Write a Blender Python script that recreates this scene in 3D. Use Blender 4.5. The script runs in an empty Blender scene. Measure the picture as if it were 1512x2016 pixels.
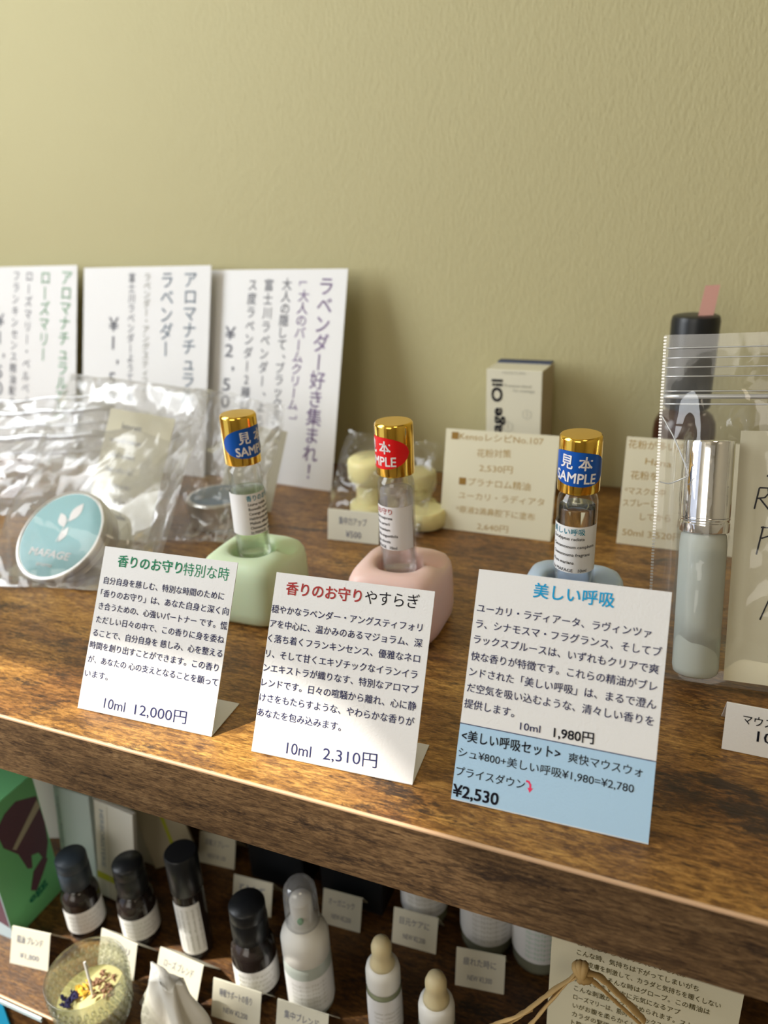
import bpy, bmesh, math, random
from math import sin, cos, pi, radians as R
from mathutils import Vector as V, Matrix, noise

S = bpy.context.scene
COL = S.collection
# ------------------------------------------------------------------ camera
H = 0.22
cam = bpy.data.cameras.new('camera'); co = bpy.data.objects.new('camera', cam); COL.objects.link(co)
# rows: image right / image down / view direction, in world axes (x along shelf, y to wall, z up)
cr = V((0.92772612, 0.37055704, -0.04485227)); cd = V((0.10065485, -0.3640723, -0.92591574)); cf = V((-0.35943407, 0.85448162, -0.37505774))
M = Matrix.Identity(4)
for i in range(3):
    M[i][0] = cr[i]; M[i][1] = -cd[i]; M[i][2] = -cf[i]
M.translation = V((0, 0, H))
co.matrix_world = M
cam.sensor_fit = 'HORIZONTAL'; cam.sensor_width = 36; cam.lens = 36*1455/1512
cam.clip_start = 0.01
cam.dof.use_dof = True; cam.dof.focus_distance = 0.335; cam.dof.aperture_fstop = 9.6
S.camera = co
# ------------------------------------------------------------------ world, sun, window light, fill, exposure
S.view_settings.view_transform = 'Standard'; S.view_settings.look = 'None'
S.view_settings.exposure = 0.0; S.view_settings.gamma = 1; S.view_settings.use_curve_mapping = False
S.cycles.use_denoising = True
S.cycles.transparent_max_bounces = 32; S.cycles.max_bounces = 10; S.cycles.transmission_bounces = 8
S.cycles.caustics_reflective = False; S.cycles.caustics_refractive = False
S.cycles.sample_clamp_indirect = 6
w = bpy.data.worlds.new('world'); S.world = w; w.use_nodes = True
w.node_tree.nodes['Background'].inputs[0].default_value = (0.80, 0.86, 1.0, 1)
w.node_tree.nodes['Background'].inputs[1].default_value = 0.9
sl = bpy.data.lights.new('sun', 'SUN'); so = bpy.data.objects.new('sun', sl); COL.objects.link(so)
so.rotation_euler = V((0.73, 0.36, -1)).to_track_quat('-Z', 'Y').to_euler(); so.location = (-1.5, -.8, 2)
sl.energy = 6.8; sl.color = (1.0, 0.93, 0.82); sl.angle = R(0.6)
def area(name, loc, to, sx, sy, e, col):
    l = bpy.data.lights.new(name, 'AREA'); o = bpy.data.objects.new(name, l); COL.objects.link(o)
    l.shape = 'RECTANGLE'; l.size = sx; l.size_y = sy; l.energy = e; l.color = col
    o.location = loc; o.rotation_euler = (V(to)-V(loc)).to_track_quat('-Z', 'Y').to_euler()
    return o
area('window_light', (-1.07, -0.06, 0.72), (0, -0.06, 0.72), 0.62, 1.05, 17.0, (0.93, 0.97, 1.0))
area('front_fill_light', (-0.5, -2.35, 0.9), (-0.5, 0, 0.9), 1.3, 1.3, 14.5, (1.0, 0.95, 0.86))  # added fill from behind the camera; the wall there has no window
area('overhead_light', (0.7, -0.9, 1.38), (0.7, -0.9, 0), 0.5, 0.5, 5.0, (1.0, 0.84, 0.62))  # unseen warm area light overhead; no fixture is modelled

# ------------------------------------------------------------------ materials
def mat(name):
    m = bpy.data.materials.new(name); m.use_nodes = True; nt = m.node_tree
    return m, nt, nt.nodes['Principled BSDF']
def P(name, c, rough=.5, metal=0, spec=.5, trans=0, ior=1.45, bump=0, bscale=400, emit=None, sss=0, coat=0, var=0):
    m, nt, b = mat(name)
    b.inputs['Base Color'].default_value = (*c, 1); b.inputs['Roughness'].default_value = rough
    b.inputs['Metallic'].default_value = metal; b.inputs['Specular IOR Level'].default_value = spec
    b.inputs['Transmission Weight'].default_value = trans; b.inputs['IOR'].default_value = ior
    b.inputs['Coat Weight'].default_value = coat
    if sss:
        b.inputs['Subsurface Weight'].default_value = sss; b.inputs['Subsurface Radius'].default_value = (.006, .004, .003)
        b.inputs['Subsurface Scale'].default_value = 1.0
    if bump or var:
        tc = nt.nodes.new('ShaderNodeTexCoord'); n = nt.nodes.new('ShaderNodeTexNoise')
        n.inputs['Scale'].default_value = bscale; n.inputs['Detail'].default_value = 3
        nt.links.new(tc.outputs['Object'], n.inputs['Vector'])
        if bump:
            bp = nt.nodes.new('ShaderNodeBump'); bp.inputs['Strength'].default_value = bump; bp.inputs['Distance'].default_value = .0004
            nt.links.new(n.outputs['Fac'], bp.inputs['Height']); nt.links.new(bp.outputs['Normal'], b.inputs['Normal'])
        if var:
            mr = nt.nodes.new('ShaderNodeMapRange'); mr.inputs['To Min'].default_value = 1-var; mr.inputs['To Max'].default_value = 1+var
            mx = nt.nodes.new('ShaderNodeVectorMath'); mx.operation = 'SCALE'; mx.inputs[0].default_value = c
            nt.links.new(n.outputs['Fac'], mr.inputs['Value']); nt.links.new(mr.outputs[0], mx.inputs['Scale'])
            nt.links.new(mx.outputs[0], b.inputs['Base Color'])
    return m
def wood(name, dark=1.0, patch=(16, 38, 38), gold=0.6, rough=.36, base_c=((.032, .012, .005), (.100, .041, .012), (.235, .100, .026), (.42, .21, .060))):
    """rustic board: streaks of grain along x, brown to golden, with darker worn patches"""
    m, nt, b = mat(name); N = nt.nodes.new; L = nt.links.new
    tc = N('ShaderNodeTexCoord')
    def nz(sc, det, r=.6, dist=0):
        mp = N('ShaderNodeMapping'); mp.inputs['Scale'].default_value = sc
        n = N('ShaderNodeTexNoise'); n.inputs['Scale'].default_value = 1; n.inputs['Detail'].default_value = det
        n.inputs['Roughness'].default_value = r; n.inputs['Distortion'].default_value = dist
        L(tc.outputs['Object'], mp.inputs['Vector']); L(mp.outputs[0], n.inputs['Vector']); return n.outputs['Fac']
    def ramp(src, *st):
        r = N('ShaderNodeValToRGB'); e = r.color_ramp.elements
        while len(e) < len(st): e.new(.5)
        for k, (p, c) in enumerate(st):
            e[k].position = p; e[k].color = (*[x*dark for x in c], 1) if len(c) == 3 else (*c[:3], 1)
        L(src, r.inputs['Fac']); return r.outputs['Color']
    grain = nz((120, 1100, 1100), 3, .7, .3)
    dash = nz((190, 620, 620), 4, .75, .6)
    streak = nz((30, 170, 170), 5, .7, .5)
    blot = nz(patch, 6, .7, .8)
    glow = nz((7, 15, 15), 3, .6, .5)
    def mixf(a, b_, f):
        m_ = N('ShaderNodeMix'); m_.inputs['Factor'].default_value = f; L(a, m_.inputs[2]); L(b_, m_.inputs[3]); return m_.outputs[0]
    tone = mixf(streak, dash, .55)
    base = ramp(tone, (.34, base_c[0]), (.46, base_c[1]), (.55, base_c[2]), (.68, base_c[3]))
    gold_c = ramp(tone, (.36, (.12, .042, .010)), (.48, (.40, .19, .035)), (.62, (.80, .46, .11)))
    mg = N('ShaderNodeMix'); mg.data_type = 'RGBA'
    gf = ramp(glow, (.40, (0, 0, 0, 1)), (.60, (gold, gold, gold, 1)))
    L(gf, mg.inputs['Factor']); L(base, mg.inputs['A']); L(gold_c, mg.inputs['B'])
    md = N('ShaderNodeMix'); md.data_type = 'RGBA'
    df = ramp(mixf(blot, dash, .28), (.37, (.88, .88, .88, 1)), (.46, (0, 0, 0, 1)))
    L(df, md.inputs['Factor']); L(mg.outputs['Result'], md.inputs['A']); md.inputs['B'].default_value = (.030*dark, .017*dark, .011*dark, 1)
    gm = N('ShaderNodeMix'); gm.data_type = 'RGBA'; gm.blend_type = 'MULTIPLY'; gm.inputs['Factor'].default_value = 1
    gr = ramp(grain, (.33, (.38, .34, .32, 1)), (.50, (1, 1, 1, 1)))
    L(md.outputs['Result'], gm.inputs['A']); L(gr, gm.inputs['B'])
    L(gm.outputs['Result'], b.inputs['Base Color'])
    b.inputs['Roughness'].default_value = rough; b.inputs['Specular IOR Level'].default_value = .5
    bp = N('ShaderNodeBump'); bp.inputs['Strength'].default_value = .55; bp.inputs['Distance'].default_value = .0004
    L(grain, bp.inputs['Height']); L(bp.outputs['Normal'], b.inputs['Normal'])
    return m
def film(name, gloss=.10, milk=.05, rough=.07, bump=.25, bscale=35, tint=(1, 1, 1)):
    """clear plastic film / thin glass: mostly see-through, a clean reflection and a trace of milkiness"""
    m = bpy.data.materials.new(name); m.use_nodes = True; nt = m.node_tree; nt.nodes.clear(); N = nt.nodes.new; L = nt.links.new
    out = N('ShaderNodeOutputMaterial'); tr = N('ShaderNodeBsdfTransparent'); tr.inputs[0].default_value = (*tint, 1)
    gl = N('ShaderNodeBsdfGlossy'); gl.inputs['Roughness'].default_value = rough
    df = N('ShaderNodeBsdfDiffuse'); df.inputs[0].default_value = (.9, .92, .95, 1)
    tl = N('ShaderNodeBsdfTranslucent'); tl.inputs[0].default_value = (.9, .92, .95, 1)
    fr = N('ShaderNodeLayerWeight'); fr.inputs['Blend'].default_value = .25
    mr = N('ShaderNodeMapRange'); mr.inputs['To Min'].default_value = gloss; mr.inputs['To Max'].default_value = .50
    L(fr.outputs['Fresnel'], mr.inputs['Value'])
    m0 = N('ShaderNodeMixShader'); m0.inputs[0].default_value = .4; L(df.outputs[0], m0.inputs[1]); L(tl.outputs[0], m0.inputs[2])
    m1 = N('ShaderNodeMixShader'); m1.inputs[0].default_value = milk; L(tr.outputs[0], m1.inputs[1]); L(m0.outputs[0], m1.inputs[2])
    m2 = N('ShaderNodeMixShader'); L(mr.outputs[0], m2.inputs[0]); L(m1.outputs[0], m2.inputs[1]); L(gl.outputs[0], m2.inputs[2])
    L(m2.outputs[0], out.inputs[0])
    if bump:
        tc = N('ShaderNodeTexCoord'); n = N('ShaderNodeTexNoise'); n.inputs['Scale'].default_value = bscale; n.inputs['Detail'].default_value = 2
        n.inputs['Distortion'].default_value = 1.2
        bp = N('ShaderNodeBump'); bp.inputs['Strength'].default_value = bump; bp.inputs['Distance'].default_value = .004
        L(tc.outputs['Object'], n.inputs['Vector']); L(n.outputs['Fac'], bp.inputs['Height'])
        for s in (gl, fr): L(bp.outputs['Normal'], s.inputs['Normal'])
    return m
def wallmat():
    m, nt, b = mat('olive beige wallpaper'); N = nt.nodes.new; L = nt.links.new
    b.inputs['Base Color'].default_value = (.51, .465, .258, 1); b.inputs['Roughness'].default_value = .75
    tc = N('ShaderNodeTexCoord'); n = N('ShaderNodeTexNoise'); n.inputs['Scale'].default_value = 400; n.inputs['Detail'].default_value = 3
    mp = N('ShaderNodeMapping'); mp.inputs['Rotation'].default_value = (0, R(25), 0); mp.inputs['Scale'].default_value = (1.3, 1, .55)
    n2 = N('ShaderNodeTexNoise'); n2.inputs['Scale'].default_value = 14; n2.inputs['Detail'].default_value = 2
    ad = N('ShaderNodeMath'); ad.operation = 'ADD'
    bp = N('ShaderNodeBump'); bp.inputs['Strength'].default_value = .6; bp.inputs['Distance'].default_value = .0009
    L(tc.outputs['Object'], mp.inputs[0]); L(mp.outputs[0], n.inputs['Vector']); L(tc.outputs['Object'], n2.inputs['Vector'])
    L(n.outputs['Fac'], ad.inputs[0]); L(n2.outputs['Fac'], ad.inputs[1]); L(ad.outputs[0], bp.inputs['Height']); L(bp.outputs['Normal'], b.inputs['Normal'])
    return m
MT = dict(
 wall=wallmat(),
 room=P('plain room plaster', (.50, .45, .34), .9), dark=P('dark floor boards', (.10, .06, .04), .6),
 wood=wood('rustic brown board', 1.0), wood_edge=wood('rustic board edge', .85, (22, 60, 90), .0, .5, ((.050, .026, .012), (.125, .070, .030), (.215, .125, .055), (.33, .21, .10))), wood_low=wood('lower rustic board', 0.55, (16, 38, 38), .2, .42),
 band=P('painted pale edge highlight of the board', (.62, .40, .24), .4),
 paper=P('white card stock', (.80, .80, .80), .62, bump=.35, bscale=900), cream=P('cream card stock', (.74, .70, .52), .65, bump=.2, bscale=700),
 tagp=P('small price card stock', (.70, .68, .56), .65), blue_print=P('pale blue printed field', (.42, .63, .83), .62, bump=.3, bscale=900),
 navy=P('navy ink', (.03, .035, .11), .7, 0, .08), black=P('black ink', (.012, .012, .02), .7, 0, .08), green_ink=P('green ink', (.03, .25, .13), .7, 0, .08),
 red_ink=P('red ink', (.42, .05, .05), .7, 0, .08), cyan=P('cyan ink', (.02, .36, .68), .7, 0, .08), arrow=P('pink red ink', (.85, .03, .12), .6),
 brown_ink=P('golden brown ink', (.46, .31, .11), .7, 0, .08), square=P('brown square ink', (.30, .16, .02), .6), purple=P('purple ink', (.36, .26, .48), .7, 0, .08), gray_ink=P('grey ink', (.24, .25, .30), .7, 0, .08),
 blue_gray=P('slate blue ink', (.28, .36, .45), .7, 0, .08), leaf_ink=P('mint green ink', (.26, .55, .33), .7, 0, .08), teal_ink=P('teal ink', (.02, .25, .36), .7, 0, .08), olive_ink=P('olive ink', (.10, .08, .02), .7, 0, .08), fade=P('pale lettering grey', (.42, .42, .36), .6),
 gold=P('polished gold', (.95, .60, .10), .13, 1), chrome=P('polished chrome', (.92, .92, .93), .05, 1), alu=P('brushed aluminium', (.70, .68, .63), .32, 1),
 glass=film('clear glass wall', .05, .0, .01, 0), frost=P('frosted tube glass', (.80, .86, .78), .38, 0, .5, .45, 1.2),
 liquid=P('clear oil', (.97, .98, .97), .0, 0, .5, 1, 1.36), liquid_g=film('pale green oil', .02, .22, .05, 0, tint=(.93, 1, .80)), liquid_p=film('pale pink oil', .03, .22, .05, 0, tint=(1, .96, .95)), liquid_c=film('pale clear oil', .04, .25, .03, 0),
 label=P('white bottle label', (.82, .82, .82), .4), label_thin=P('satin bottle label', (.80, .78, .79), .4),
 st_blue=P('blue sample sticker', (.004, .09, .44), .3), st_red=P('red sample sticker', (.80, .01, .012), .3), white=P('white print', (.88, .85, .84), .4),
 h_green=P('pale green ceramic', (.66, .80, .56), .38, sss=.25), h_pink=P('pale pink ceramic', (.85, .60, .54), .38, sss=.25), h_blue=P('pale blue ceramic', (.52, .66, .86), .38, sss=.25),
 film=film('zip bag film', .035, .04, .06, .12, 30), milky=film('milky bag film', .05, .10, .10, .12, 30), rib=film('zip rib', .2, .75, .15, 0),
 crimp=film('crimped seam', .30, .35, .2, 0),
 teal=P('teal tin lid', (.10, .36, .38), .35, coat=.3), wax=P('pale yellow wax', (.82, .75, .38), .45, sss=.4),
 blackp=P('black plastic', (.012, .014, .017), .35), black_glass=P('near black glass', (.018, .013, .012), .12, 0, .6), gray_cap=P('charcoal ribbed cap', (.035, .05, .07), .45),
 amber=P('dark brown glass', (.045, .015, .008), .15), greenish=P('green tinted glass', (.22, .24, .15), .15), jarglass=P('grey green jar glass', (.22, .23, .17), .2),
 box_ivory=P('ivory carton', (.72, .69, .55), .55), box_navy=P('navy carton print', (.03, .05, .12), .5), box_tan=P('tan carton side', (.45, .37, .24), .55),
 tape=P('dusty pink tape', (.62, .33, .27), .5), brochure=P('bright green carton', (.20, .62, .27), .45), brochure_side=P('pale blue carton side', (.52, .66, .74), .45),
 plum=P('plum brown print', (.13, .06, .09), .5), beige=P('beige carton', (.52, .48, .36), .6), ltblue=P('pale blue carton', (.60, .74, .78), .5), offwhite=P('off white carton', (.72, .72, .66), .5),
 lime=P('lime stripe', (.50, .56, .05), .5), rubber=P('cream rubber', (.70, .60, .36), .5, sss=.2), wplast=P('white plastic', (.82, .81, .76), .38), clearcap=film('clear overcap', .08, .20, .08, 0),
 pet=P('translucent bottle plastic', (.45, .50, .46), .3), raffia=P('tan raffia', (.50, .33, .13), .7, bump=.6, bscale=300), linen=P('crumpled white tissue', (.80, .79, .73), .8, bump=.3),
 candle=P('candle wax', (.68, .63, .30), .4, sss=.3), violet=P('dried violet petals', (.035, .03, .12), .8), petal=P('dried yellow petal', (.80, .48, .05), .8), dried=P('dried brown petals', (.30, .17, .10), .9),
 wick=P('white waxed wick', (.75, .74, .72), .6), bluepanel=P('sky blue leaflet', (.02, .35, .62), .4), pouch=P('kraft pouch', (.40, .30, .17), .8),
 sun_mask=P('unseen white sun mask', (.80, .78, .72), .9), tglass=film('embossed glass', .10, .03, .03, .1, 300, (.96, .97, .92)))

# ------------------------------------------------------------------ mesh helpers
def obj(name, vf, m, parent=None, smooth=False, mw=None):
    v, f = vf; me = bpy.data.meshes.new(name); me.from_pydata([tuple(p) for p in v], [], f); me.validate()
    o = bpy.data.objects.new(name, me); COL.objects.link(o)
    me.materials.append(MT[m] if isinstance(m, str) else m)
    if smooth: me.polygons.foreach_set('use_smooth', [True]*len(me.polygons))
    if parent: o.parent = parent
    if mw is not None: o.matrix_world = mw
    me.update(); return o
def smooth_by(o, ang=35):
    me = o.data; bm = bmesh.new(); bm.from_mesh(me)
    for e in bm.edges:
        if len(e.link_faces) == 2 and e.calc_face_angle(0) > R(ang): e.smooth = False
    for f in bm.faces: f.smooth = True
    bm.to_mesh(me); bm.free(); return o
def root(name, label, cat, mw, group=None):
    o = bpy.data.objects.new(name, None); COL.objects.link(o); o.empty_display_size = .01
    o.matrix_world = mw; tag(o, label, cat, group); return o
def tag(o, label, cat, group=None):
    o['label'] = label; o['category'] = cat
    if group: o['group'] = group
    return o
def at(x, y, z=0, rz=0): return Matrix.Translation((x, y, z)) @ Matrix.Rotation(R(rz), 4, 'Z')
def frame(p, u, tilt, roll=0):
    """plane standing on a base line: x along it, y up the face, z out of the face"""
    u = V((u[0], u[1], 0)).normalized(); back = V((-u.y, u.x, 0)); a = R(tilt)
    ww = cos(a)*V((0, 0, 1)) + sin(a)*back; n = u.cross(ww)
    m = Matrix.Identity(4)
    for i in range(3): m[i][0] = u[i]; m[i][1] = ww[i]; m[i][2] = n[i]
    m.translation = V(p)
    return m @ Matrix.Rotation(R(roll), 4, 'Z')
def box(x0, x1, y0, y1, z0, z1, bev=0, seg=2):
    bm = bmesh.new()
    vs = [bm.verts.new((x, y, z)) for z in (z0, z1) for y in (y0, y1) for x in (x0, x1)]
    for q in ((0, 2, 3, 1), (4, 5, 7, 6), (0, 1, 5, 4), (2, 6, 7, 3), (0, 4, 6, 2), (1, 3, 7, 5)): bm.faces.new([vs[i] for i in q])
    if bev: bmesh.ops.bevel(bm, geom=bm.edges[:], offset=bev, segments=seg, affect='EDGES', profile=.5)
    return out(bm)
def out(bm):
    bm.verts.index_update(); r = ([v.co.copy() for v in bm.verts], [[v.index for v in f.verts] for f in bm.faces]); bm.free(); return r
def join(*vfs):
    v, f = [], []
    for a, b in vfs:
        k = len(v); v += list(a); f += [[i+k for i in q] for q in b]
    return v, f
def move(vf, m): return [m @ V(p) for p in vf[0]], vf[1]
def lathe(prof, n=40, ax=None):
    v, f = [], []
    for r, z in prof:
        for k in range(n): a = 2*pi*k/n; v.append((r*cos(a), r*sin(a), z))
    for i in range(len(prof)-1):
        for k in range(n):
            a, b = i*n+k, i*n+(k+1) % n; f.append([a, b, b+n, a+n])
    if prof[0][0] > 1e-6: f.append([k for k in range(n)][::-1])
    if prof[-1][0] > 1e-6: f.append([(len(prof)-1)*n+k for k in range(n)])
    return v, f
def tube(pts, r, n=8, flat=1.0):
    pts = [V(p) for p in pts]; v, f = [], []
    up = V((0, 0, 1))
    for i, p in enumerate(pts):
        t = (pts[min(i+1, len(pts)-1)]-pts[max(i-1, 0)]).normalized()
        s = t.cross(up); s = s.normalized() if s.length > .05 else V((1, 0, 0)); q = s.cross(t)
        rr = r[i] if isinstance(r, (list, tuple)) else r
        for k in range(n): a = 2*pi*k/n; v.append(p + s*cos(a)*rr + q*sin(a)*rr*flat)
    for i in range(len(pts)-1):
        for k in range(n): a, b = i*n+k, i*n+(k+1) % n; f.append([a, b, b+n, a+n])
    f.append(list(range(n))[::-1]); f.append([(len(pts)-1)*n+k for k in range(n)])
    return v, f
def spline(pts, n=6):
    pts = [V(p) for p in pts]; o = []
    for i in range(len(pts)-1):
        a, b, c, d = pts[max(i-1, 0)], pts[i], pts[i+1], pts[min(i+2, len(pts)-1)]
        for k in range(n):
            t = k/n; o.append(.5*((2*b)+(c-a)*t+(2*a-5*b+4*c-d)*t*t+(3*b-a-3*c+d)*t**3))
    return o+[pts[-1]]
# ------------------------------------------------------------------ lettering
_tc = {}
def glyphs(s, bold=0, res=3):
    if bold:
        v, f, wd = glyphs(s, 0, res); e = bold*.62; V4, F4 = [], []
        for k, (dx, dy) in enumerate(((-e, -e), (e, -e), (-e, e), (e, e))):
            F4 += [[i+len(V4) for i in q] for q in f]; V4 += [p+V((dx, dy, .004*k)) for p in v]
        return V4, F4, wd
    return glyphs1(s, res)
def glyphs1(s, res=3):
    bold = 0
    """flat mesh of a line of type, 1 unit em, x from 0, y centred on the em box"""
    k = (s, bold, res)
    if k in _tc: return _tc[k]
    c = bpy.data.curves.new('type', 'FONT'); c.body = s; c.size = 1; c.resolution_u = res; c.offset = bold; c.fill_mode = 'FRONT'
    o = bpy.data.objects.new('type', c); COL.objects.link(o)
    bpy.context.view_layer.update()
    me = bpy.data.meshes.new_from_object(o.evaluated_get(bpy.context.evaluated_depsgraph_get()))
    v = [p.co.copy() for p in me.vertices]; f = [list(p.vertices) for p in me.polygons]
    bpy.data.objects.remove(o); bpy.data.curves.remove(c); bpy.data.meshes.remove(me)
    if v:
        x0 = min(p.x for p in v); x1 = max(p.x for p in v)
        v = [V((p.x-x0, p.y-EM, 0)) for p in v]
    else: x0 = x1 = 0
    _tc[k] = (v, f, x1-x0); return _tc[k]
EM = 0
_r = glyphs('国')[0]; EM = (min(p.y for p in _r)+max(p.y for p in _r))/2; EMH = max(p.y for p in _r)-min(p.y for p in _r); _tc.clear()
def row(s, x0, y0, x1, y1, h, bold=0, z=.00012, res=3):
    """one line of type fitted between two points; h = height of a full character"""
    v, f, wd = glyphs(s, bold, res); d = V((x1-x0, y1-y0, 0)); L = d.length; d.normalize(); n = V((-d.y, d.x, 0)); sy = h/EMH
    return [V((x0, y0, z)) + d*(p.x*L/max(wd, 1e-6)) + n*(p.y*sy) + V((0, 0, p.z*sy)) for p in v], f
def column(s, xt, yt, xb, yb, wch, z=.00012, bold=0):
    """upright Japanese: one character below another"""
    vs = []; n = len(s); a = V((xt, yt, z)); b = V((xb, yb, z)); d = (b-a); st = d.length/n; dn = d.normalized(); rt = V((-dn.y, dn.x, 0)); 
    for i, ch in enumerate(s):
        c = a + dn*(st*(i+.5)); v, f, wd = glyphs(ch, bold); sc = min(st*.92, wch*1.15)/EMH; sx = wch/EMH*1.08
        if ch in 'ー「」': 
            pts = [c + rt*((p.y)*sx*(-1)) + dn*((p.x-wd/2)*sc) for p in v]
            if ch in '「」': pts = [c + rt*((p.y)*sx*(-1)) + dn*((p.x-wd/2)*sc) for p in v]
        else: pts = [c + rt*((p.x-wd/2)*sx) - dn*(p.y*sc) for p in v]
        if ch in '、,': pts = [p + rt*wch*.35 - dn*st*.3 for p in pts]
        vs.append((pts, f))
    return join(*vs)
def strokes(lines, wd, z=.0001):
    """pen strokes as thin ribbons"""
    v, f = [], []
    for ln in lines:
        ps = [V((*p, z)) for p in ln]; k = len(v)
        for i, p in enumerate(ps):
            t = (ps[min(i+1, len(ps)-1)]-ps[max(i-1, 0)]).normalized(); n = V((-t.y, t.x, 0))*wd/2
            v += [p+n, p-n]
        f += [[k+2*i, k+2*i+1, k+2*i+3, k+2*i+2] for i in range(len(ps)-1)]
    return v, f
def wrap(vf, r, a0, zc, tilt=0):
    """bend flat type round an upright cylinder: x=arc from angle a0, y=height"""
    c, s = cos(R(tilt)), sin(R(tilt)); o = []
    for p in vf[0]:
        x = p[0]*c-p[1]*s; y = p[0]*s+p[1]*c; a = R(a0)+x/r; q = r+(p[2] if len(p) > 2 else 0); o.append((q*cos(a), q*sin(a), zc+y))
    return o, vf[1]
def patch(w_, h_, nx, shape='rect'):
    v, f = [], []
    if shape == 'rect':
        for j in (0, 1):
            for i in range(nx+1): v.append((w_*(i/nx-.5), h_*(j-.5)))
        f = [[i, i+1, nx+2+i, nx+1+i] for i in range(nx)]
    else:
        for i in range(nx+1):
            t = -1+2*i/nx; x = w_/2*t; y = h_/2*(max(0, 1-abs(t)**2.6))**.6; v += [(x, -y), (x, y)]
        f = [[2*i, 2*i+2, 2*i+3, 2*i+1] for i in range(nx)]
    return v, f
mm = .001
# ------------------------------------------------------------------ setting
WY = .6065
def structure(name, vf, m): o = obj(name, vf, m); o['kind'] = 'structure'; return o
structure('wall_back', box(-1.15, 1.6, WY, WY+.06, -1.0, 1.6), 'wall')
structure('floor', box(-1.15, 1.6, -2.5, WY, -1.05, -1.0), 'dark')
structure('ceiling', box(-1.15, 1.6, -2.5, WY, 1.6, 1.65), 'room')
structure('wall_right', box(1.6, 1.66, -2.5, WY, -1.05, 1.65), 'room')
structure('wall_front', box(-1.15, 1.6, -2.56, -2.5, -1.05, 1.65), 'room')
def sun_mask_wall():
    # unseen wall added as a sun mask; opening cut to shape the sunlit patches
    hole = [(-.9, -.25), (.02, -.25), (.03, .55), (-.10, .93), (-.1415, 1.068), (-.162, 1.13), (-.186, 1.197), (-.217, 1.284), (-.233, 1.339), (-.255, 1.377), (-.278, 1.397), (-.33, 1.44), (-.30, 1.37), (-.252, 1.25), (-.214, 1.14), (-.19, 1.0), (-.19, .95), (-.9, .93)]
    bm = bmesh.new()
    for lp in (hole, [(-2.5, -1.0), (WY, -1.0), (WY, 1.6), (-2.5, 1.6)]):
        vs = [bm.verts.new((-1.11, *p)) for p in lp]
        for k in range(len(vs)): bm.edges.new((vs[k], vs[(k+1) % len(vs)]))
    bmesh.ops.triangle_fill(bm, edges=bm.edges[:], use_beauty=True)
    g = bmesh.ops.extrude_face_region(bm, geom=bm.faces[:])
    bmesh.ops.translate(bm, verts=[e for e in g['geom'] if isinstance(e, bmesh.types.BMVert)], vec=(-.002, 0, 0))
    return out(bm)
structure('sun_mask_wall', sun_mask_wall(), 'sun_mask')

# ------------------------------------------------------------------ shelving unit
FY = .2035
sh = root('shelving_unit', 'rustic brown wooden shelving unit with a thick upper board against the olive wall', 'shelf', at(-.2, FY, -.24))
def loc(vf): return [V(p)-V((-.2, FY, -.24)) for p in vf[0]], vf[1]
o = obj('upper_board', loc(box(-1.0, .6, FY+.0006, WY-.0015, -.0355, 0, .0006, 1)), 'wood', sh)
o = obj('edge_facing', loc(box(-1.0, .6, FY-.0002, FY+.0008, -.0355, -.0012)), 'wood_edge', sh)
o = obj('edge_highlight', loc(box(-1.0, .6, FY-.0004, FY+.0011, -.0014, .00015, .0005, 2)), 'band', sh); o['label'] = 'pale painted highlight along the front edge'  # light caught by the rounded edge, painted as a pale strip
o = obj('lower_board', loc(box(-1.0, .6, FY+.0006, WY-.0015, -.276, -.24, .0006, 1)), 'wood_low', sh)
o = obj('edge_highlight', loc(box(-1.0, .6, FY-.0004, FY+.0011, -.2414, -.23985, .0005, 2)), 'band', sh)  # same painted edge highlight on the lower board
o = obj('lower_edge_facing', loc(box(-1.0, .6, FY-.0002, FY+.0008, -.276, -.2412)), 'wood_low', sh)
o = obj('back_panel', loc(box(-1.0, .6, WY-.012, WY-.002, -.2395, -.036)), 'wood_low', sh)

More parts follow.
